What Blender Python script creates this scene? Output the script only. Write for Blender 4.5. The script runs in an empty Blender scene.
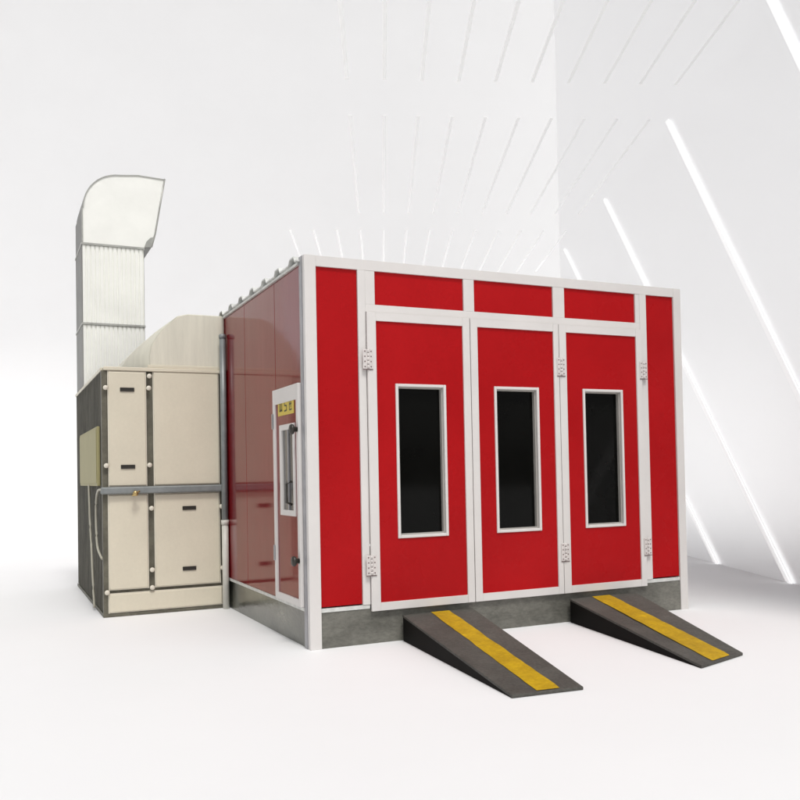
import bpy, bmesh, math, random
from mathutils import Vector, Matrix
random.seed(7)
S = bpy.context.scene
COL = S.collection
R = math.radians

# ------------------------------------------------------------------ materials
def mat(name, col, rough=0.5, metal=0.0, spec=0.5, var=0.0, vscale=3.0, col2=None,
        bump=0.0, bscale=40.0, rvar=0.0, coat=0.0, stretch=(1, 1, 1), grain=0.0, gscale=60.0, lo=0.36, hi=0.64):
    m = bpy.data.materials.new(name); m.use_nodes = True
    nt = m.node_tree; b = nt.nodes['Principled BSDF']
    b.inputs['Base Color'].default_value = (*col, 1)
    b.inputs['Roughness'].default_value = rough
    b.inputs['Metallic'].default_value = metal
    b.inputs['Specular IOR Level'].default_value = spec
    b.inputs['Coat Weight'].default_value = coat
    tc = nt.nodes.new('ShaderNodeTexCoord')
    mp = nt.nodes.new('ShaderNodeMapping'); mp.inputs['Scale'].default_value = stretch
    nt.links.new(tc.outputs['Object'], mp.inputs['Vector'])
    def noise(sc, det=5, rg=0.6):
        n = nt.nodes.new('ShaderNodeTexNoise'); n.inputs['Scale'].default_value = sc
        n.inputs['Detail'].default_value = det; n.inputs['Roughness'].default_value = rg
        nt.links.new(mp.outputs['Vector'], n.inputs['Vector']); return n
    if var > 0 or col2:
        n = noise(vscale)
        rp = nt.nodes.new('ShaderNodeValToRGB')
        c2 = col2 or tuple(max(0, c * (1 - var)) for c in col)
        rp.color_ramp.elements[0].position = lo; rp.color_ramp.elements[0].color = (*c2, 1)
        rp.color_ramp.elements[1].position = hi; rp.color_ramp.elements[1].color = (*col, 1)
        nt.links.new(n.outputs['Fac'], rp.inputs['Fac'])
        last = rp.outputs['Color']
        if grain > 0:
            g = noise(gscale, 8, 0.75)
            gr = nt.nodes.new('ShaderNodeMapRange'); gr.inputs['From Min'].default_value = 0.3; gr.inputs['From Max'].default_value = 0.7
            gr.inputs['To Min'].default_value = 1 - grain; gr.inputs['To Max'].default_value = 1 + grain
            nt.links.new(g.outputs['Fac'], gr.inputs['Value'])
            vm = nt.nodes.new('ShaderNodeVectorMath'); vm.operation = 'SCALE'
            nt.links.new(last, vm.inputs[0]); nt.links.new(gr.outputs['Result'], vm.inputs['Scale'])
            last = vm.outputs['Vector']
        nt.links.new(last, b.inputs['Base Color'])
    if rvar > 0:
        n = noise(vscale * 1.7)
        mr = nt.nodes.new('ShaderNodeMapRange')
        mr.inputs['To Min'].default_value = max(0.02, rough - rvar); mr.inputs['To Max'].default_value = rough + rvar
        nt.links.new(n.outputs['Fac'], mr.inputs['Value']); nt.links.new(mr.outputs['Result'], b.inputs['Roughness'])
    if bump > 0:
        n = noise(bscale, 3)
        bp = nt.nodes.new('ShaderNodeBump'); bp.inputs['Strength'].default_value = bump
        bp.inputs['Distance'].default_value = 0.02
        nt.links.new(n.outputs['Fac'], bp.inputs['Height']); nt.links.new(bp.outputs['Normal'], b.inputs['Normal'])
    return m

M = {}
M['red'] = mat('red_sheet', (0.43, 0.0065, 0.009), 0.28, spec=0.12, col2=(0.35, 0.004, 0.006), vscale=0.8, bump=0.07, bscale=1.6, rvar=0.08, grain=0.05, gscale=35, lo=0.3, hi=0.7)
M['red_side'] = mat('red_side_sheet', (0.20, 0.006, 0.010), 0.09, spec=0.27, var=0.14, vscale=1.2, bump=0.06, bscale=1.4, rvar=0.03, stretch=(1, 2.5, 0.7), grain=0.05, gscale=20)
M['white'] = mat('white_aluminium', (0.70, 0.675, 0.655), 0.38, spec=0.35, var=0.05, vscale=2.0, rvar=0.06)
M['grey_alu'] = mat('grey_aluminium', (0.36, 0.36, 0.38), 0.35, metal=0.4, var=0.2, vscale=5)
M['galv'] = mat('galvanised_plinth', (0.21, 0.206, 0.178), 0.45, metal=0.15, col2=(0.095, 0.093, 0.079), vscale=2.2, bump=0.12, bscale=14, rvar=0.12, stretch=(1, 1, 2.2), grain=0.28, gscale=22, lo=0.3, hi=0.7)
M['frame_zinc'] = mat('grey_zinc_frame', (0.15, 0.142, 0.108), 0.5, metal=0.1, spec=0.3, var=0.35, vscale=6, grain=0.15)
M['shaded_zinc'] = mat('shaded_duct_zinc', (0.20, 0.20, 0.185), 0.45, metal=0.3, var=0.3, vscale=4, grain=0.1)  # darker duct metal: shade on the stack's sides put into the colour
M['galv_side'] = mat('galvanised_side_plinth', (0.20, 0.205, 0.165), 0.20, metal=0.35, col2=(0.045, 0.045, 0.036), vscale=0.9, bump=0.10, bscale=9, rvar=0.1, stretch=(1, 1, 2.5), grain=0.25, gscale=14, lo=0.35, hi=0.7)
M['zinc'] = mat('bright_zinc_sheet', (0.72, 0.73, 0.70), 0.42, metal=0.15, var=0.25, vscale=9, rvar=0.1)
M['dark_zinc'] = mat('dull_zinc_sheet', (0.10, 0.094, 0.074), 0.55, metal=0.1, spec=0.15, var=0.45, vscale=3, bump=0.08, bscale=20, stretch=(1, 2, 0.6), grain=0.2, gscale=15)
M['cream'] = mat('cream_enamel', (0.68, 0.63, 0.505), 0.40, spec=0.4, var=0.06, vscale=1.6, rvar=0.06, bump=0.03, bscale=3, grain=0.03, gscale=30)
M['cream_dull'] = mat('cream_insulated_sheet', (0.69, 0.665, 0.56), 0.45, spec=0.4, var=0.10, vscale=2.0, bump=0.05, bscale=5, stretch=(7, 7, 0.5), grain=0.04, gscale=25)
M['cream_box'] = mat('pale_olive_enamel', (0.37, 0.335, 0.175), 0.5, spec=0.1, var=0.06, vscale=3)
M['knob_white'] = mat('white_plastic', (0.70, 0.66, 0.56), 0.35, var=0.05, vscale=8)
M['slot'] = mat('black_plastic', (0.03, 0.026, 0.02), 0.4, var=0.2, vscale=12)
M['duct'] = mat('pale_duct_sheet', (0.90, 0.90, 0.855), 0.42, metal=0.0, var=0.06, vscale=2.5, bump=0.06, bscale=6, rvar=0.08)
M['flange'] = mat('duct_flange', (0.45, 0.45, 0.42), 0.4, metal=0.4, var=0.2, vscale=8)
M['duct_in'] = mat('duct_inside', (0.25, 0.26, 0.24), 0.5, metal=0.3, var=0.3, vscale=5)
M['glass'] = mat('dark_glass', (0.004, 0.004, 0.0035), 0.06, spec=0.10, var=0.3, vscale=2, bump=0.01, bscale=1.5)
M['glass_grey'] = mat('grey_glass', (0.10, 0.095, 0.09), 0.08, spec=0.6, var=0.2, vscale=3)
M['jamb'] = mat('inner_jamb', (0.46, 0.44, 0.41), 0.4, metal=0.1, var=0.1, vscale=4)
M['hinge'] = mat('hinge_metal', (0.68, 0.64, 0.62), 0.38, metal=0.0, var=0.1, vscale=20)
M['screw'] = mat('screw_head', (0.24, 0.17, 0.17), 0.4, metal=0.3, var=0.3, vscale=30)
M['ramp'] = mat('ramp_plate', (0.10, 0.097, 0.086), 0.62, spec=0.15, col2=(0.068, 0.065, 0.058), vscale=3.5, bump=0.2, bscale=40, rvar=0.1, grain=0.30, gscale=38, lo=0.3, hi=0.7)
M['ramp_side'] = mat('ramp_side', (0.007, 0.006, 0.005), 0.7, spec=0.1, var=0.3, vscale=4)
M['yellow'] = mat('worn_yellow_paint', (0.56, 0.355, 0.014), 0.6, spec=0.08, col2=(0.37, 0.225, 0.014), vscale=5, bump=0.12, bscale=40, grain=0.22, gscale=30, lo=0.3, hi=0.7)
M['sticker'] = mat('yellow_sticker', (0.66, 0.50, 0.05), 0.45, var=0.06, vscale=8)
M['ink'] = mat('sticker_ink', (0.06, 0.05, 0.012), 0.5, var=0.1, vscale=10)
M['pipe'] = mat('grey_pipe', (0.26, 0.28, 0.28), 0.4, metal=0.2, var=0.25, vscale=6)
M['pipe_white'] = mat('white_pipe', (0.66, 0.65, 0.59), 0.4, var=0.1, vscale=6)
M['brass'] = mat('brass', (0.62, 0.46, 0.20), 0.3, metal=0.8, var=0.2, vscale=20)
M['cable'] = mat('cable_sheath', (0.45, 0.43, 0.35), 0.5, var=0.1, vscale=10)
M['floor'] = mat('white_floor', (0.83, 0.83, 0.835), 0.55, spec=0.06, var=0.015, vscale=0.5, rvar=0.05)
M['strip'] = mat('lit_white_strip', (0.90, 0.90, 0.90), 0.3, spec=0.3, var=0.01, vscale=1)
for _n in M['strip'].node_tree.nodes:
    if _n.type == 'BSDF_PRINCIPLED':
        _n.inputs['Emission Color'].default_value = (1, 1, 1, 1); _n.inputs['Emission Strength'].default_value = 0.40   # luminous tubes
M['batten'] = mat('faintly_lit_batten', (0.90, 0.90, 0.90), 0.4, spec=0.3, var=0.01, vscale=1)
M['batten'].node_tree.nodes['Principled BSDF'].inputs['Emission Color'].default_value = (1, 1, 1, 1)
M['batten'].node_tree.nodes['Principled BSDF'].inputs['Emission Strength'].default_value = 0.15
M['wall'] = mat('satin_white_panels', (0.955, 0.955, 0.96), 0.34, metal=1.0, spec=0.5, var=0.01, vscale=0.3)

# ------------------------------------------------------------------ mesh helpers
def bx(bm, x0, x1, y0, y1, z0, z1, bev=0.0, seg=1):
    t = bmesh.new()
    bmesh.ops.create_cube(t, size=1.0)
    for v in t.verts:
        v.co = Vector((x0 + (v.co.x + .5) * (x1 - x0), y0 + (v.co.y + .5) * (y1 - y0), z0 + (v.co.z + .5) * (z1 - z0)))
    if bev > 0:
        bmesh.ops.bevel(t, geom=list(t.edges), offset=bev, segments=seg, affect='EDGES', profile=0.5)
    merge(bm, t)

def merge(bm, t):
    vm = {}
    for v in t.verts: vm[v] = bm.verts.new(v.co)
    for f in t.faces:
        try: g = bm.faces.new([vm[v] for v in f.verts]); g.smooth = f.smooth; g.material_index = f.material_index
        except ValueError: pass
    t.free()

def tube(bm, pts, r, n=10, smooth=True):
    pts = [Vector(p) for p in pts]; rings = []
    for i, p in enumerate(pts):
        a = pts[max(i - 1, 0)]; b = pts[min(i + 1, len(pts) - 1)]
        d = (b - a).normalized()
        s = d.cross(Vector((0, 0, 1)) if abs(d.z) < .9 else Vector((1, 0, 0))).normalized(); u = s.cross(d)
        rings.append([bm.verts.new(p + r * (math.cos(2 * math.pi * k / n) * s + math.sin(2 * math.pi * k / n) * u)) for k in range(n)])
    for A, B in zip(rings, rings[1:]):
        for k in range(n):
            f = bm.faces.new((A[k], A[(k + 1) % n], B[(k + 1) % n], B[k])); f.smooth = smooth
    bm.faces.new(rings[0]); bm.faces.new(rings[-1][::-1])

def lathe(bm, c, axis, prof, n=20):
    """prof: (distance along axis, radius)"""
    c = Vector(c); d = Vector(axis).normalized()
    s = d.cross(Vector((0, 0, 1)) if abs(d.z) < .9 else Vector((1, 0, 0))).normalized(); u = s.cross(d)
    rings = []
    for h, r in prof:
        rings.append([bm.verts.new(c + d * h + max(r, 1e-4) * (math.cos(2 * math.pi * k / n) * s + math.sin(2 * math.pi * k / n) * u)) for k in range(n)])
    for A, B in zip(rings, rings[1:]):
        for k in range(n):
            f = bm.faces.new((A[k], A[(k + 1) % n], B[(k + 1) % n], B[k])); f.smooth = True
    bm.faces.new(rings[0]); bm.faces.new(rings[-1][::-1])

def prism(bm, poly, a0, a1, plane='xz', bev=0.0):
    """extrude polygon (2-d) between a0 and a1 along the missing axis"""
    def P(p, a):
        return Vector((p[0], a, p[1])) if plane == 'xz' else Vector((a, p[0], p[1])) if plane == 'yz' else Vector((p[0], p[1], a))
    t = bmesh.new()
    A = [t.verts.new(P(p, a0)) for p in poly]; B = [t.verts.new(P(p, a1)) for p in poly]
    t.faces.new(A); t.faces.new(B[::-1])
    n = len(poly)
    for k in range(n): t.faces.new((A[k], B[k], B[(k + 1) % n], A[(k + 1) % n]))
    if bev > 0:
        bmesh.ops.bevel(t, geom=[e for e in t.edges], offset=bev, segments=1, affect='EDGES')
    merge(bm, t)

def link(name, bm, m, parent=None, loc=None, label=None):
    bmesh.ops.recalc_face_normals(bm, faces=bm.faces)
    if loc is not None:
        for v in bm.verts: v.co -= Vector(loc)
    me = bpy.data.meshes.new(name); bm.to_mesh(me); bm.free()
    for mm in (m if isinstance(m, (list, tuple)) else [m]): me.materials.append(mm)
    o = bpy.data.objects.new(name, me); COL.objects.link(o)
    if loc is not None: o.location = loc
    if parent is not None: o.parent = parent
    if label: o['label'] = label
    return o

def part(name, m, parent, *boxes, bev=0.0, label=None):
    bm = bmesh.new()
    for b in boxes: bx(bm, *b, bev=bev)
    return link(name, bm, m, parent, label=label)

def thing(name, label, cat, loc=(0, 0, 0), group=None):
    o = bpy.data.objects.new(name, None); COL.objects.link(o); o.location = loc
    o.empty_display_size = 0.3
    o['label'] = label; o['category'] = cat
    if group: o['group'] = group
    return o

# ================================================================== PAINT BOOTH
W, L, H = 4.012, 6.6, 3.3
booth = thing('paint_booth', 'large red and white spray booth with three glazed front doors on a grey metal plinth', 'spray booth')

# white frame of the front: two posts at the corners, two beside the doors, top rail and transom rails
fy = (0.0, 0.06)
part('corner_post', M['white'], booth, (0.0, 0.10, *fy, 0.0, H), bev=0.0018)
part('corner_post', M['white'], booth, (3.918, W, *fy, 0.0, H), bev=0.0018)
part('corner_trim', M['grey_alu'], booth, (-0.006, 0.012, 0.062, 0.135, 0.0, H), bev=0.0015)
part('corner_trim', M['grey_alu'], booth, (W - 0.012, W + 0.006, 0.062, 0.135, 0.0, H), bev=0.0015)
part('top_rail', M['white'], booth, (0.1005, 3.9175, 0.001, 0.058, 3.2085, H - 0.001), bev=0.0018)
part('door_post', M['white'], booth, (0.47, 0.5385, 0.001, 0.058, 0.335, 3.208), bev=0.0015)
part('door_post', M['white'], booth, (3.482, 3.565, 0.001, 0.058, 0.335, 3.208), bev=0.0015)
part('transom_rail', M['white'], booth, (0.539, 3.4815, 0.002, 0.057, 2.849, 2.9155), bev=0.0015)
part('transom_post', M['white'], booth, (0.539, 0.628, 0.003, 0.056, 2.916, 3.208), bev=0.0015)
part('transom_post', M['white'], booth, (1.492, 1.600, 0.003, 0.056, 2.916, 3.208), bev=0.0015)
part('transom_post', M['white'], booth, (2.453, 2.582, 0.003, 0.056, 2.916, 3.208), bev=0.0015)
part('transom_post', M['white'], booth, (3.430, 3.4815, 0.003, 0.056, 2.916, 3.208), bev=0.0015)
for x0, x1 in ((0.63, 1.49), (1.602, 2.451), (2.584, 3.428)):
    part('transom_panel', M['red'], booth, (x0, x1, 0.020, 0.05, 2.916, 3.208))
for x0, x1 in ((0.102, 0.468), (3.567, 3.916)):
    part('front_panel', M['red'], booth, (x0, x1, 0.020, 0.05, 0.345, 3.208))
for x0, x1 in ((0.102, 0.535), (3.482, 3.916)):
    part('sill_strip', M['zinc'], booth, (x0, x1, 0.006, 0.055, 0.300, 0.333), bev=0.002)
# plinth
part('front_plinth', M['galv'], booth, (0.102, 3.916, 0.012, 0.10, 0.0, 0.298))
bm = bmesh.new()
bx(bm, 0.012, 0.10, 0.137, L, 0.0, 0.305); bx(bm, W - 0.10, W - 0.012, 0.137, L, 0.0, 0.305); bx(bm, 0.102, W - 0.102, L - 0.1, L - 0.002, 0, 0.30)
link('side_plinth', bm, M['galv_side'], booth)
for xa in (-0.004, W - 0.02):
    part('plinth_strip', M['zinc'], booth, (xa, xa + 0.024, 0.137, L, 0.305, 0.335), bev=0.002)

# side walls in sheets with thin dark joints
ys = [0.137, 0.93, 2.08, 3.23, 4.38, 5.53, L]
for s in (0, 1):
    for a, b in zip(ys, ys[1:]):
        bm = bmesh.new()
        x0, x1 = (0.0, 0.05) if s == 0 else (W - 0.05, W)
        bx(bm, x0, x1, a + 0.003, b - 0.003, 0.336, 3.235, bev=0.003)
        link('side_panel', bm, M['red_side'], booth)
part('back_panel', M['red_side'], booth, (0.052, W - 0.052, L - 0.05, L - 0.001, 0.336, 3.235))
for xa in (0.055, W - 0.06):
    part('inner_lining', M['slot'], booth, (xa, xa + 0.005, 0.15, L - 0.06, 0.336, 3.2))

# roof: edge trim plus a ribbed metal sheet
roof_bm = bmesh.new()
pitch = 0.462
prof = [(0.10, 3.272)]
y = 0.26
while y < L - 0.2:
    prof += [(y - 0.10, 3.272), (y - 0.065, 3.318), (y + 0.05, 3.318), (y + 0.09, 3.272)]
    y += pitch
prof += [(L, 3.272)]
prof = prof + [(p[0], p[1] - 0.012) for p in prof[::-1]]
prism(roof_bm, prof, -0.035, W + 0.035, 'yz')
roof = link('roof', roof_bm, M['zinc'], booth)
for xa in (-0.02, W - 0.03):
    part('edge_trim', M['zinc'], roof, (xa, xa + 0.05, 0.137, L, 3.237, 3.260), bev=0.002)

# three leaf doors
def hinge(x, z, parent, left_edge):
    bm = bmesh.new()
    yy = -0.034
    bx(bm, x - 0.046, x - 0.008, yy, yy + 0.006, z - 0.085, z + 0.085, bev=0.002)
    bx(bm, x + 0.008, x + 0.046, yy, yy + 0.006, z - 0.085, z + 0.085, bev=0.002)
    for k in range(5):
        lathe(bm, (x, yy - 0.002, z - 0.085 + k * 0.034 + 0.002), (0, 0, 1), [(0, 0.010), (0.030, 0.010)], 10)
    h = link('hinge', bm, M['hinge'], parent)
    bm = bmesh.new()
    for sx in (-0.028, 0.028):
        for dz in (-0.066, -0.022, 0.022, 0.066):
            lathe(bm, (x + sx, yy + 0.001, z + dz), (0, -1, 0), [(0, 0.0072), (0.003, 0.0062)], 8)
    bx(bm, x - 0.046, x + 0.046, yy + 0.002, yy + 0.006, z - 0.093, z - 0.0865)
    return h, bm

def front_door(x0, x1, p0, p1, w0, w1, hinges, desc):
    z0, z1, pz0, pz1 = 0.278, 2.845, 0.347, 2.772
    wz0, wz1 = 0.886, 2.233
    d0, d1 = -0.026, -0.002
    bm = bmesh.new()
    y0, y1 = -0.010, -0.003
    bx(bm, p0 - 0.006, w0 + 0.01, y0, y1, pz0 - 0.006, pz1 + 0.006)
    bx(bm, w1 - 0.01, p1 + 0.006, y0, y1, pz0 - 0.006, pz1 + 0.006)
    bx(bm, w0 + 0.0101, w1 - 0.0101, y0, y1, pz0 - 0.006, wz0 + 0.01)
    bx(bm, w0 + 0.0101, w1 - 0.0101, y0, y1, wz1 - 0.01, pz1 + 0.006)
    door = link('door', bm, M['red'], booth, label=desc)
    part('door_frame', M['white'], door,
         (x0, p0, d0, d1, z0, z1), (p1, x1, d0, d1, z0, z1),
         (p0 + 0.0005, p1 - 0.0005, d0 + 0.001, d1, z0, pz0), (p0 + 0.0005, p1 - 0.0005, d0 + 0.001, d1, pz1, z1), bev=0.0015)
    e = 0.026
    part('window_frame', M['white'], door,
         (w0, w0 + e, -0.024, 0.005, wz0, wz1), (w1 - e, w1, -0.024, 0.005, wz0, wz1),
         (w0 + e, w1 - e, -0.0235, 0.005, wz0, wz0 + e), (w0 + e, w1 - e, -0.0235, 0.005, wz1 - e, wz1), bev=0.004)
    # jamb: inner reveal, glass 75 mm behind the face
    a = w0 + e; b = w1 - e; c = wz0 + e; dd = wz1 - e; t = 0.012
    part('window_jamb', M['jamb'], door,
         (a - 0.002, a + t, 0.006, 0.07, c, dd), (b - t, b + 0.002, 0.006, 0.07, c, dd),
         (a + t, b - t, 0.006, 0.07, c - 0.002, c + t), (a + t, b - t, 0.006, 0.07, dd - t, dd + 0.002))
    part('window_pane', M['glass'], door, (a + 0.001, b - 0.001, 0.046, 0.052, c + 0.001, dd - 0.001))
    for hx in hinges:
        for z in (2.437, 0.672):
            h, sb = hinge(hx, z, door, True)
            # screw heads belong to the hinge mesh: join as second material
            me = h.data; b2 = bmesh.new(); b2.from_mesh(me)
            bmesh.ops.recalc_face_normals(sb, faces=sb.faces)
            for f in sb.faces: f.material_index = 1
            merge(b2, sb); b2.to_mesh(me); b2.free(); me.materials.append(M['screw'])

front_door(0.540, 1.533, 0.622, 1.462, 0.797, 1.285, [0.541], None)
front_door(1.540, 2.488, 1.612, 2.430, 1.778, 2.260, [2.508], None)
front_door(2.494, 3.474, 2.574, 3.407, 2.757, 3.234, [3.490], None)

# side service door, set in the left wall
bm = bmesh.new()
bx(bm, -0.016, -0.002, 0.205, 0.865, 0.40, 1.10); bx(bm, -0.016, -0.002, 0.205, 0.865, 1.905, 2.10)
bx(bm, -0.016, -0.002, 0.72, 0.865, 1.10, 1.905); bx(bm, -0.016, -0.002, 0.205, 0.30, 1.10, 1.905)
sdoor = link('side_door', bm, M['red_side'], booth, label='narrow red service door in a white frame on the side wall')
part('door_frame', M['white'], sdoor, (-0.032, -0.002, 0.140, 0.204, 0.34, 2.235), (-0.032, -0.002, 0.866, 0.935, 0.34, 2.235),
     (-0.031, -0.002, 0.205, 0.865, 0.34, 0.40), (-0.031, -0.002, 0.205, 0.865, 2.10, 2.235), bev=0.003)
part('window_frame', M['white'], sdoor, (-0.030, -0.001, 0.275, 0.325, 1.10, 1.905), (-0.030, -0.001, 0.675, 0.735, 1.10, 1.905),
     (-0.029, -0.001, 0.326, 0.674, 1.10, 1.15), (-0.029, -0.001, 0.326, 0.674, 1.855, 1.905), bev=0.004)
part('window_pane', M['glass_grey'], sdoor, (-0.010, -0.004, 0.326, 0.674, 1.151, 1.854))
part('window_bar', M['grey_alu'], sdoor, (-0.022, -0.011, 0.485, 0.515, 1.151, 1.854))
st = part('warning_sticker', M['sticker'], sdoor, (-0.019, -0.0165, 0.30, 0.80, 1.99, 2.16), label='yellow sticker with dark writing')
def ink(bm, pts):
    for (ya, za, yb, zb) in pts:
        a = Vector((0, ya, za)); b = Vector((0, yb, zb)); d = (b - a); n = Vector((0, -d.z, d.y)).normalized() * 0.007
        vs = [a + n, b + n, b - n, a - n]
        prism(bm, [(v.y, v.z) for v in vs], -0.0205, -0.0192, 'yz')
for k, yc in enumerate((0.70, 0.55, 0.40)):
    q = [[(-.04, -.05, -.03, .05), (-.005, -.05, -.01, .03), (.035, -.05, .03, .05), (-.04, -.04, .04, -.035)],
         [(-.035, .05, .03, .045), (-.035, .0, -.03, .05), (-.035, .0, .03, -.005), (.03, -.05, .03, .0), (-.04, -.05, .03, -.045)],
         [(-.035, -.05, -.03, .055), (-.03, .05, .035, .045), (-.03, .0, .03, .005), (-.03, -.05, .035, -.045), (.01, -.03, .01, .03)]][k]
    bm = bmesh.new()
    ink(bm, [(yc - a[0], 2.075 + a[1], yc - a[2], 2.075 + a[3]) for a in q])
    link('written_character', bm, M['ink'], sdoor)
for z in (1.842, 0.73):
    bm = bmesh.new()
    lathe(bm, (-0.030, 0.172, z), (-1, 0, 0), [(0, 0.022), (0.03, 0.022), (0.034, 0.040), (0.050, 0.046), (0.064, 0.038), (0.071, 0.015)], 20)
    link('knob', bm, M['slot'], sdoor)
for z in (1.95, 0.75):
    part('hinge', M['grey_alu'], sdoor, (-0.042, -0.033, 0.905, 0.945, z - 0.07, z + 0.07), bev=0.003)
bm = bmesh.new()
tube(bm, [(-0.03, 0.36, 1.20), (-0.075, 0.36, 1.22), (-0.075, 0.36, 1.38), (-0.03, 0.36, 1.40)], 0.012, 8)
link('pull_handle', bm, M['slot'], sdoor)

# ================================================================== RAMPS
def ramp(label, xl0, xr0, xl1, xr1, yl, yr, s0, s1, t0, t1):
    h0, h1 = 0.226, 0.022
    y0 = -0.032
    c = Vector(((xl0 + xr0) / 2, -0.03, 0))
    r = thing('ramp', label, 'ramp', c, group='loading ramps in front of the booth doors')
    bm = bmesh.new()
    th = 0.020
    def quad(z_off):
        return [Vector((xl0, y0, h0 + z_off)), Vector((xr0, y0, h0 + z_off)), Vector((xr1, yr, h1 + z_off)), Vector((xl1, yl, h1 + z_off))]
    A = [bm.verts.new(v - c) for v in quad(0)]; B = [bm.verts.new(v - c) for v in quad(-th)]
    bm.faces.new(A); bm.faces.new(B[::-1])
    for k in range(4): bm.faces.new((A[k], B[k], B[(k + 1) % 4], A[(k + 1) % 4]))
    bmesh.ops.bevel(bm, geom=list(bm.edges), offset=0.003, segments=1, affect='EDGES')
    link('deck', bm, M['ramp'], r)
    for (xa, xb, yb, sgn) in ((xl0, xl1, yl, 1), (xr0, xr1, yr, -1)):
        bm = bmesh.new(); g = 0.006 * sgn; w = 0.012 * sgn
        pts = [(xa + g, y0, 0.0), (xa + g, y0, h0 - th), (xb + g, yb + 0.02, h1 - th + 0.001), (xb + g, yb + 0.02, 0.0)]
        P = [bm.verts.new(Vector(p) - c) for p in pts]; Q = [bm.verts.new(Vector((p[0] + w, p[1], p[2])) - c) for p in pts]
        bm.faces.new(P); bm.faces.new(Q[::-1])
        for k in range(4): bm.faces.new((P[k], Q[k], Q[(k + 1) % 4], P[(k + 1) % 4]))
        link('side_plate', bm, M['ramp_side'], r)
    bm = bmesh.new()
    n = 24
    def edge(xa, xb, yb, u):
        return Vector((xa + (xb - xa) * u, y0 + (yb - y0) * u, h0 + (h1 - h0) * u + 0.004))
    prev = None
    for i in range(n + 1):
        u = 0.005 + 0.985 * i / n
        ya = yl + (yr - yl) * ((t0 - xl1) / (xr1 - xl1)); yb = yl + (yr - yl) * ((t1 - xl1) / (xr1 - xl1))
        j = random.uniform(-0.004, 0.004)
        a = bm.verts.new(edge(s0, t0, ya, u) - c + Vector((j, 0, 0))); b = bm.verts.new(edge(s1, t1, yb, u) - c + Vector((-j + random.uniform(-.004, .004), 0, 0)))
        if prev: bm.faces.new((prev[0], prev[1], b, a))
        prev = (a, b)
    link('stripe', bm, M['yellow'], r)

ramp('dark grey ramp with yellow stripe, the nearer one, below the leftmost door', 0.815, 1.50, 0.601, 1.113, -2.293, -2.344, 1.085, 1.262, 0.784, 0.953)
ramp('dark grey ramp with yellow stripe, the farther one, below the rightmost door', 2.54, 3.32, 2.189, 2.766, -2.262, -2.072, 2.79, 3.0, 2.351, 2.603)

# ================================================================== AIR CABINET
cx0, cx1, cy0, cy1, cz = -1.300, -0.060, 2.985, 6.40, 2.64
cab = thing('air_cabinet', 'tall cream air handling cabinet with removable panels beside the red booth', 'cabinet', ((cx0 + cx1) / 2, cy0, 0))
co = Vector(cab.location)
def cpart(name, m, boxes, bev=0.0, parent=None, label=None):
    bm = bmesh.new()
    for b in boxes: bx(bm, *b, bev=bev)
    for v in bm.verts: v.co -= co
    return link(name, bm, m, parent or cab, label=label)
# body with ribbed dark left side
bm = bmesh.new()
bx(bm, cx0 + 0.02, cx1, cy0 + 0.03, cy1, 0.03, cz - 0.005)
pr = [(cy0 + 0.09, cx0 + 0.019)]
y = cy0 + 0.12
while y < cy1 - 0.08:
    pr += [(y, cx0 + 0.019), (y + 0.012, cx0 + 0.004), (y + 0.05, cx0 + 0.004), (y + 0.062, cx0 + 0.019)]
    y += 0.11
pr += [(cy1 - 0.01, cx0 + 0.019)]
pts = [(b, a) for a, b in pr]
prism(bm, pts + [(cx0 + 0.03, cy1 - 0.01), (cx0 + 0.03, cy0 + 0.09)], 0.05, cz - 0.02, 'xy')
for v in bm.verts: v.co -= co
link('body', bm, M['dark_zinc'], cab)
cpart('corner_post', M['frame_zinc'], [(cx0, cx0 + 0.055, cy0 + 0.012, cy0 + 0.085, 0.03, cz - 0.03)], 0.004)
cpart('front_frame', M['frame_zinc'], [(cx0 + 0.056, cx1 - 0.001, cy0 + 0.0295, cy0 + 0.0298, 0.036, cz - 0.03)])
cpart('base_rail', M['frame_zinc'], [(cx0 - 0.004, cx1, cy0 + 0.006, cy0 + 0.09, 0.0, 0.035), (cx0 - 0.004, cx0 + 0.05, cy0 + 0.092, cy1, 0.0, 0.035)], 0.003)
cpart('top_trim', M['cream'], [(cx0 + 0.02, cx1, cy0 - 0.012, cy0 + 0.05, cz - 0.028, cz + 0.012), (cx0 - 0.006, cx0 + 0.03, cy0 + 0.052, cy1, cz - 0.028, cz + 0.006)], 0.006)
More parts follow.
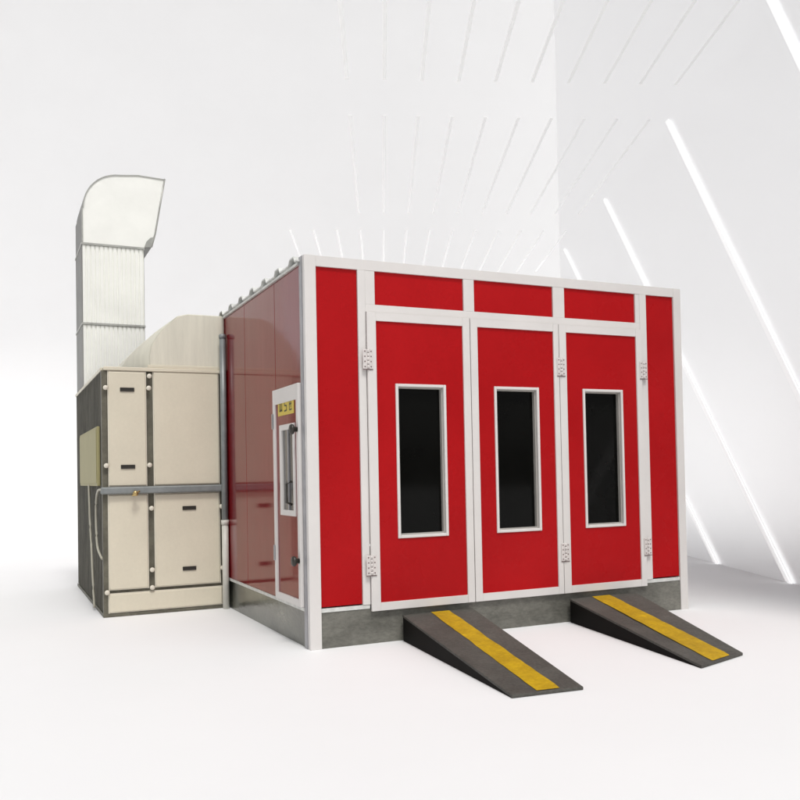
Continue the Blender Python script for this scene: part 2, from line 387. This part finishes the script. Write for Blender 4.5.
def panel(x0, x1, z0, z1, slots=(), knobs=(), recess=0.0):
    bm = bmesh.new()
    bx(bm, x0, x1, cy0 - 0.004 + recess, cy0 + 0.029, z0, z1, bev=0.008, seg=2)
    for v in bm.verts: v.co -= co
    p = link('access_panel', bm, M['cream'], cab)
    bm = bmesh.new(); e = 0.009
    for q in ((x0 - e, x0 - 0.0005, z0 - e, z1 + e), (x1 + 0.0005, x1 + e, z0 - e, z1 + e), (x0, x1, z0 - e, z0 - 0.0005), (x0, x1, z1 + 0.0005, z1 + e)):
        bx(bm, q[0], q[1], cy0 + 0.008, cy0 + 0.029, q[2], q[3])
    for v in bm.verts: v.co -= co
    link('panel_edge', bm, M['knob_white'], p)
    for (x, z) in slots:
        bm = bmesh.new()
        w, hh, yy = 0.072, 0.021, cy0 - 0.005
        bx(bm, x - w, x + w, yy - 0.010, yy + 0.0005, z + hh - 0.008, z + hh, 0.002)
        bx(bm, x - w, x + w, yy - 0.010, yy + 0.0005, z - hh, z - hh + 0.008, 0.002)
        bx(bm, x - w, x - w + 0.008, yy - 0.0095, yy + 0.0005, z - hh + 0.008, z + hh - 0.008)
        bx(bm, x + w - 0.008, x + w, yy - 0.0095, yy + 0.0005, z - hh + 0.008, z + hh - 0.008)
        bx(bm, x - w + 0.008, x + w - 0.008, yy - 0.003, yy + 0.0003, z - hh + 0.008, z + hh - 0.008)
        for v in bm.verts: v.co -= co
        link('handle', bm, M['slot'], p)
    for (x, z) in knobs:
        bm = bmesh.new()
        lathe(bm, Vector((x, cy0 + 0.02, z)) - co, (0, -1, 0), [(0, 0.012), (0.028, 0.013), (0.032, 0.025), (0.046, 0.026), (0.053, 0.018), (0.055, 0.004)], 16)
        link('knob', bm, M['knob_white'], p)
    return p
panel(-1.232, -0.858, 1.385, 2.600, [(-1.045, 2.410), (-1.045, 1.585)], [(-1.262, 2.425), (-0.826, 2.43), (-1.262, 1.60), (-0.826, 1.60), (-0.818, 2.560)])
panel(-0.772, -0.085, 1.385, 2.605)
panel(-1.240, -0.852, 0.290, 1.285)
panel(-0.772, -0.090, 0.290, 1.285, [(-0.416, 1.125), (-0.422, 0.465)], [(-0.813, 1.135), (-0.813, 0.475), (-0.814, 0.285), (-0.068, 1.13), (-0.066, 0.45)])
panel(-1.245, -0.072, 0.050, 0.240, [], [(-1.268, 0.265)])
# horizontal duct bar with brass valve
b = cpart('pipe_rail', M['pipe'], [(cx0 - 0.022, cx1 + 0.03, cy0 - 0.060, cy0 - 0.006, 1.298, 1.372)], 0.012)
bm = bmesh.new()
lathe(bm, Vector((-0.985, cy0 - 0.061, 1.300)) - co, (0, -1, 0), [(0, 0.012), (0.03, 0.016), (0.032, 0.028), (0.055, 0.028), (0.06, 0.01)], 12)
tube(bm, [Vector((-1.02, cy0 - 0.10, 1.275)) - co, Vector((-0.94, cy0 - 0.10, 1.325)) - co], 0.009, 8)
link('valve', bm, M['brass'], b)
# control box on the left side with two cables
bm = bmesh.new()
bx(bm, cx0 - 0.03, cx0 + 0.003, 3.22, 5.40, 1.385, 2.03, bev=0.008, seg=2)
for v in bm.verts: v.co -= co
cbox = link('control_box', bm, M['cream_box'], cab)
cpart('box_door', M['cream_box'], [(cx0 - 0.036, cx0 - 0.031, 3.25, 5.37, 1.415, 2.00)], 0.003, parent=cbox)
def cable(pts):
    P = [Vector(p) for p in pts]; out = []
    for i in range(len(P) - 1):
        p0 = P[max(i - 1, 0)]; p1 = P[i]; p2 = P[i + 1]; p3 = P[min(i + 2, len(P) - 1)]
        for k in range(6):
            t = k / 6
            out.append(0.5 * ((2 * p1) + (p2 - p0) * t + (2 * p0 - 5 * p1 + 4 * p2 - p3) * t * t + (3 * p1 - p0 - 3 * p2 + p3) * t ** 3) - co)
    out.append(P[-1] - co)
    bm = bmesh.new(); tube(bm, out, 0.0125, 8)
    link('cable', bm, M['cable'], cab)
xx = cx0 - 0.03
cable([(xx, 4.2, 1.395), (xx, 4.16, 1.2), (xx, 4.11, 0.99), (xx, 3.95, 0.656), (xx, 3.83, 0.323), (xx, 3.68, 0.03)])
cable([(cx0 - 0.012, cy0 - 0.03, 1.345), (xx, 3.12, 1.34), (xx, 3.30, 1.26), (xx, 3.38, 1.12), (xx, 3.36, 0.90), (xx, 3.24, 0.72), (cx0 - 0.01, 3.02, 0.62)])

# air pipe at the corner between cabinet and booth
pl = thing('air_pipe', 'thin vertical grey air pipe with a white lower half in the corner beside the booth', 'pipe', (-0.045, cy0 - 0.075, 0))
bm = bmesh.new(); tube(bm, [(0, 0, 0.94), (0, 0, 3.02)], 0.034, 14); lathe(bm, (0, 0, 3.0), (0, 0, 1), [(0, 0.040), (0.03, 0.040), (0.045, 0.03)], 14)
link('upper_tube', bm, M['pipe'], pl)
bm = bmesh.new(); tube(bm, [(0, 0, 0.0), (0, 0, 0.94)], 0.036, 14); lathe(bm, (0, 0, 0.93), (0, 0, 1), [(0, 0.043), (0.05, 0.043), (0.05, 0.035)], 14)
link('lower_tube', bm, M['pipe_white'], pl)

# ================================================================== SUPPLY DUCT (cream bend from cabinet into the booth)
sy0, sy1 = cy0 + 0.01, cy0 + 1.6
so = Vector((-0.5, sy0, cz + 0.014))
sup = thing('supply_duct', 'cream angular air duct bending from the cabinet top into the booth wall', 'duct', so)
bm = bmesh.new()
prism(bm, [(-0.808, cz + 0.014), (-0.812, 2.78), (-0.79, 2.90), (-0.70, 3.046), (-0.508, 3.235), (-0.40, 3.262), (-0.004, 3.262), (-0.004, cz + 0.014)], sy0, sy1, 'xz', bev=0.008)
for v in bm.verts: v.co -= so
link('main_duct', bm, M['cream_dull'], sup)
# sloping gore on the left of the bend
bm = bmesh.new()
seam = [(-0.8085, cz + 0.014), (-0.8125, 2.78), (-0.7905, 2.90), (-0.7005, 3.046), (-0.509, 3.232)]
out = [(-1.075, cz + 0.014), (-0.99, 2.80), (-0.90, 2.905), (-0.72, 3.07), (-0.511, 3.2335)]
A = [bm.verts.new(Vector((x, sy0 + 0.003, z)) - so) for x, z in seam]
B = [bm.verts.new(Vector((x, sy0 + 0.42 * (1 - i / 4) + 0.004, z)) - so) for i, (x, z) in enumerate(out)]
C_ = [bm.verts.new(Vector((x, sy1, z)) - so) for x, z in out]
for i in range(4):
    f = bm.faces.new((A[i], A[i + 1], B[i + 1], B[i])); f.smooth = True
    f = bm.faces.new((B[i], B[i + 1], C_[i + 1], C_[i]))
link('sloped_gore', bm, M['cream_dull'], sup)
bm = bmesh.new()
bx(bm, -0.83, -0.004, sy0 - 0.012, sy0 + 0.02, cz + 0.013, cz + 0.045, 0.003)
for v in bm.verts: v.co -= so
link('flange', bm, M['cream'], sup)

# ================================================================== EXHAUST STACK
ex0, ex1, ey0, ey1 = -1.290, -0.540, 5.26, 6.25
eo = Vector(((ex0 + ex1) / 2, (ey0 + ey1) / 2, cz + 0.014))
exh = thing('exhaust_stack', 'tall pale rectangular exhaust stack with hooded elbow rising from the cabinet roof', 'duct', eo)
def ribbed_box(x0, x1, y0, y1, z0, z1, name):
    rnd = []
    step = 0.052
    def side(a0, a1):
        out = []; n = max(2, int(abs(a1 - a0) / step)); s = (a1 - a0) / n
        for i in range(n):
            a = a0 + i * s
            out += [(a + s * 0.06, 0), (a + s * 0.70, 0.003), (a + s * 0.80, 0.016), (a + s * 0.94, 0.016)]
        return out
    for a, d in side(x0, x1): rnd.append((a, y0 + d))
    for a, d in side(y0, y1): rnd.append((x1 - d, a))
    for a, d in side(x1, x0): rnd.append((a, y1 - d))
    for a, d in side(y1, y0): rnd.append((x0 + d, a))
    bm = bmesh.new(); prism(bm, rnd, z0, z1, 'xy')
    for v in bm.verts: v.co -= eo
    return link(name, bm, M['duct'], exh)
def ring(z, t=0.012, h=0.028):
    bm = bmesh.new()
    bx(bm, ex0 - t, ex1 + t, ey0 - t, ey0 + 0.002, z, z + h, 0.002); bx(bm, ex0 - t, ex1 + t, ey1 - 0.002, ey1 + t, z, z + h, 0.002)
    bx(bm, ex0 - t, ex0 + 0.002, ey0 + 0.0025, ey1 - 0.0025, z, z + h); bx(bm, ex1 - 0.002, ex1 + t, ey0 + 0.0025, ey1 - 0.0025, z, z + h)
    for v in bm.verts: v.co -= eo
    link('flange', bm, M['flange'], exh)
ribbed_box(ex0, ex1, ey0, ey1, cz + 0.014, 3.445, 'duct_section')
def side_shade_sheet(z0, z1):  # thin dark sheets added over the stack's sides to paint their shade
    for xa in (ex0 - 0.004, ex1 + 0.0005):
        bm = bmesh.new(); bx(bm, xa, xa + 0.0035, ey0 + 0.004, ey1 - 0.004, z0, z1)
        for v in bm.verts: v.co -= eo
        link('side_shade_sheet', bm, M['shaded_zinc'], exh)
side_shade_sheet(cz + 0.02, 3.44); side_shade_sheet(3.48, 4.47)
ring(3.447)
ribbed_box(ex0, ex1, ey0, ey1, 3.477, 4.475, 'duct_section')
ring(4.477)
# elbow: a hollow bend that opens to the right
outer = [(-1.292, 4.507), (-1.292, 4.95), (-1.285, 5.03)]
ctr = Vector((-0.80, 4.93)); 
for k in range(0, 13):
    a = math.pi - (math.pi * 0.5) * k / 12
    outer.append((-0.82 + 0.46 * math.cos(a), 4.96 + 0.475 * math.sin(a)))
outer += [(-0.60, 5.462), (-0.262, 5.448)]
outer = [outer[0], outer[1]] + outer[3:]
inner_end = (-0.405, 4.655)
inner = [(-0.262, 5.448), (-0.330, 5.06), (-0.392, 4.700), (-0.44, 4.520), (-0.53, 4.508)]
poly = outer + inner[1:]
wt = 0.006
for ya in (ey0, ey1 - wt):
    bm = bmesh.new(); prism(bm, poly, ya, ya + wt, 'xz')
    for v in bm.verts: v.co -= eo
    link('elbow_cheek', bm, M['duct'], exh)
def strip(bm, pts, off, ya, yb):
    """bent sheet that follows pts"""
    n = len(pts); nr = []
    for i in range(n):
        d = (Vector(pts[min(i + 1, n - 1)]) - Vector(pts[max(i - 1, 0)])).normalized(); nr.append(Vector((d.y, -d.x)) * off)
    prism(bm, [tuple(p) for p in pts] + [tuple(Vector(pts[i]) + nr[i]) for i in range(n - 1, -1, -1)], ya, yb, 'xz')
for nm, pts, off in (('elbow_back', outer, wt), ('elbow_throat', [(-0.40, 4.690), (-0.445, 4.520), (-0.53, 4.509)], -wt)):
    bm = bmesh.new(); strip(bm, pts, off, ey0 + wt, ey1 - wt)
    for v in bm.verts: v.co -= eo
    link(nm, bm, M['shaded_zinc'], exh)
# rim round the opening, and the bent-back corner tab
bm = bmesh.new()
tube(bm, [Vector((x, ey0 - 0.004, z)) - eo for x, z in ((-0.262, 5.448), (-0.330, 5.06), (-0.392, 4.700), (-0.44, 4.520))], 0.012, 6)
tube(bm, [Vector((-0.262, y_, 5.448)) - eo for y_ in (ey0, ey1)], 0.012, 6)
link('rim', bm, M['flange'], exh)
bm = bmesh.new()
prism(bm, [(-0.53, 4.510), (-0.44, 4.518), (-0.398, 4.66), (-0.455, 4.640), (-0.505, 4.585)], ey0 - 0.014, ey0 - 0.004, 'xz')
for v in bm.verts: v.co -= eo
link('corner_tab', bm, M['flange'], exh)
bm = bmesh.new()
strip(bm, outer, 0.014, ey0 - 0.010, ey0 - 0.0005)
for v in bm.verts: v.co -= eo
link('seam_bead', bm, M['flange'], exh)

# ================================================================== THE WHITE HALL
CAM = Vector((-2.3158452, -7.4230568, 1.4375976))
yaw = R(21.926)                       # long axis of the hall
KX = Vector((math.cos(yaw), -math.sin(yaw), 0)); KY = Vector((math.sin(yaw), math.cos(yaw), 0))
def K(x, y, z): return Vector((CAM.x, CAM.y, 0)) + KX * x + KY * y + Vector((0, 0, z))
def struct(o): o['kind'] = 'structure'; return o

# one seamless white sweep: the floor runs on and rises in a cove into the back wall
YB, RAD = 24.0, 6.0
bm = bmesh.new()
prof = [(-60, 0), (YB, 0)] + [(YB + RAD * math.sin(R(90) * k / 40), RAD * (1 - math.cos(R(90) * k / 40))) for k in range(1, 41)]
def sweep(bm, prof):
    prev = None
    for y_, z_ in prof:
        a = bm.verts.new(K(-70, y_, z_)); b_ = bm.verts.new(K(70, y_, z_))
        if prev:
            f = bm.faces.new((prev[0], prev[1], b_, a)); f.smooth = True
        prev = (a, b_)
sweep(bm, prof)
struct(link('floor', bm, M['floor']))
bm = bmesh.new()
sweep(bm, [(YB + RAD, RAD), (YB + RAD, 24)])
struct(link('back_wall', bm, M['floor']))

WX = 4.98
bm = bmesh.new()
t = bmesh.new(); bx(t, WX, WX + 0.25, 6.0, 25.0, 0.0, 16.0)
for v in t.verts: v.co = K(*v.co)
merge(bm, t)
struct(link('right_wall', bm, M['wall']))
#                             # the row of slanting strips that carries the batten canopy
# white strips: each leans away from its foot up to the canopy
ZT = 7.4
strips = ((6.15, 'slanting white strip nearest to us, at the upper right edge'),
          (8.45, 'long slanting white strip passing above the roof corner and down to the right edge'),
          (10.95, 'slanting white strip whose foot is the rightmost on the floor'),
          (13.45, 'slanting white strip with its foot on the floor just right of the booth'),
          (16.0, 'slanting white strip mostly behind the booth, farthest from us'))
for y_, lb in strips:
    bm = bmesh.new()
    y2 = y_ * 1.80; w = 0.08
    t = bmesh.new(); V = []
    for x_ in (WX - 0.05, WX - 0.003):
        for yy, zz in ((y_ - w, 0.004), (y_ + w, 0.004), (y2 + w, ZT), (y2 - w, ZT)):
            V.append(t.verts.new(K(x_, yy, zz)))
    for k in range(4): t.faces.new((V[k], V[(k + 1) % 4], V[4 + (k + 1) % 4], V[4 + k]))
    t.faces.new(V[:4]); t.faces.new(V[4:][::-1])
    bmesh.ops.recalc_face_normals(t, faces=t.faces)
    bmesh.ops.bevel(t, geom=list(t.edges), offset=0.02, segments=2, affect='EDGES')
    merge(bm, t)
    o = link('slanting_strip', bm, M['strip'], loc=K(WX - 0.045, y_, 0))
    o['label'] = lb; o['category'] = 'strip light'; o['group'] = 'slanting white strips along the right of the hall'

# ceiling: open grid of thin white battens running down the hall
for (ya, yb_) in ((7.6, 13.8), (15.21, 20.9), (22.4, 27.0)):
    bm = bmesh.new()
    x0 = -2.12 if ya > 18 else -0.43
    x = x0
    while x < WX - 0.05:
        t = bmesh.new()
        bx(t, -0.026, 0.026, 0, yb_ - ya, 0, 0.012, bev=0.003)
        for v in t.verts: v.co = K(x + v.co.x, ya + v.co.y, ZT + v.co.z)
        merge(bm, t)
        x += 0.563
    struct(link('ceiling', bm, M['batten']))

# ================================================================== CAMERA
cam = bpy.data.cameras.new('camera'); co_ = bpy.data.objects.new('camera', cam); COL.objects.link(co_)
r = Vector((0.8885558, -0.4582799, -0.0211686)); u = Vector((0.0074664, -0.0316904, 0.9994698)); f = Vector((0.4587077, 0.8882428, 0.0247370))
m = Matrix(((r.x, u.x, -f.x, CAM.x), (r.y, u.y, -f.y, CAM.y), (r.z, u.z, -f.z, CAM.z), (0, 0, 0, 1)))
co_.matrix_world = m
cam.sensor_width = 36.0; cam.lens = 921.347 / 800 * 36
cam.shift_x = -69.406 / 800; cam.shift_y = 50.588 / 800
cam.clip_end = 500; cam.clip_start = 0.05
S.camera = co_

# ================================================================== LIGHT
SUN_EL, SUN_AZ = R(60), R(184)           # azimuth clockwise from +Y: in front of the booth, a little to its left
w = bpy.data.worlds.new('World'); S.world = w; w.use_nodes = True
nt = w.node_tree; bg = nt.nodes['Background']
sky = nt.nodes.new('ShaderNodeTexSky'); sky.sky_type = 'NISHITA'; sky.sun_disc = False
sky.sun_elevation = SUN_EL; sky.sun_rotation = SUN_AZ
sky.air_density = 1.0; sky.dust_density = 4.0; sky.ozone_density = 1.0
hs = nt.nodes.new('ShaderNodeHueSaturation'); hs.inputs['Saturation'].default_value = 0.12
nt.links.new(sky.outputs['Color'], hs.inputs['Color']); nt.links.new(hs.outputs['Color'], bg.inputs['Color'])
bg.inputs['Strength'].default_value = 0.105
sd = bpy.data.lights.new('sun', 'SUN'); sd.energy = 1.25; sd.angle = R(11); sd.color = (1.0, 0.97, 0.93)
so_ = bpy.data.objects.new('sun', sd); COL.objects.link(so_)
dv = Vector((math.sin(SUN_AZ) * math.cos(SUN_EL), math.cos(SUN_AZ) * math.cos(SUN_EL), math.sin(SUN_EL)))
so_.rotation_euler = dv.to_track_quat('Z', 'Y').to_euler(); so_.location = dv * 30

S.view_settings.view_transform = 'Standard'; S.view_settings.look = 'None'
S.view_settings.exposure = 0.19; S.view_settings.gamma = 1.0
S.render.engine = 'CYCLES'
S.cycles.max_bounces = 10; S.cycles.diffuse_bounces = 6
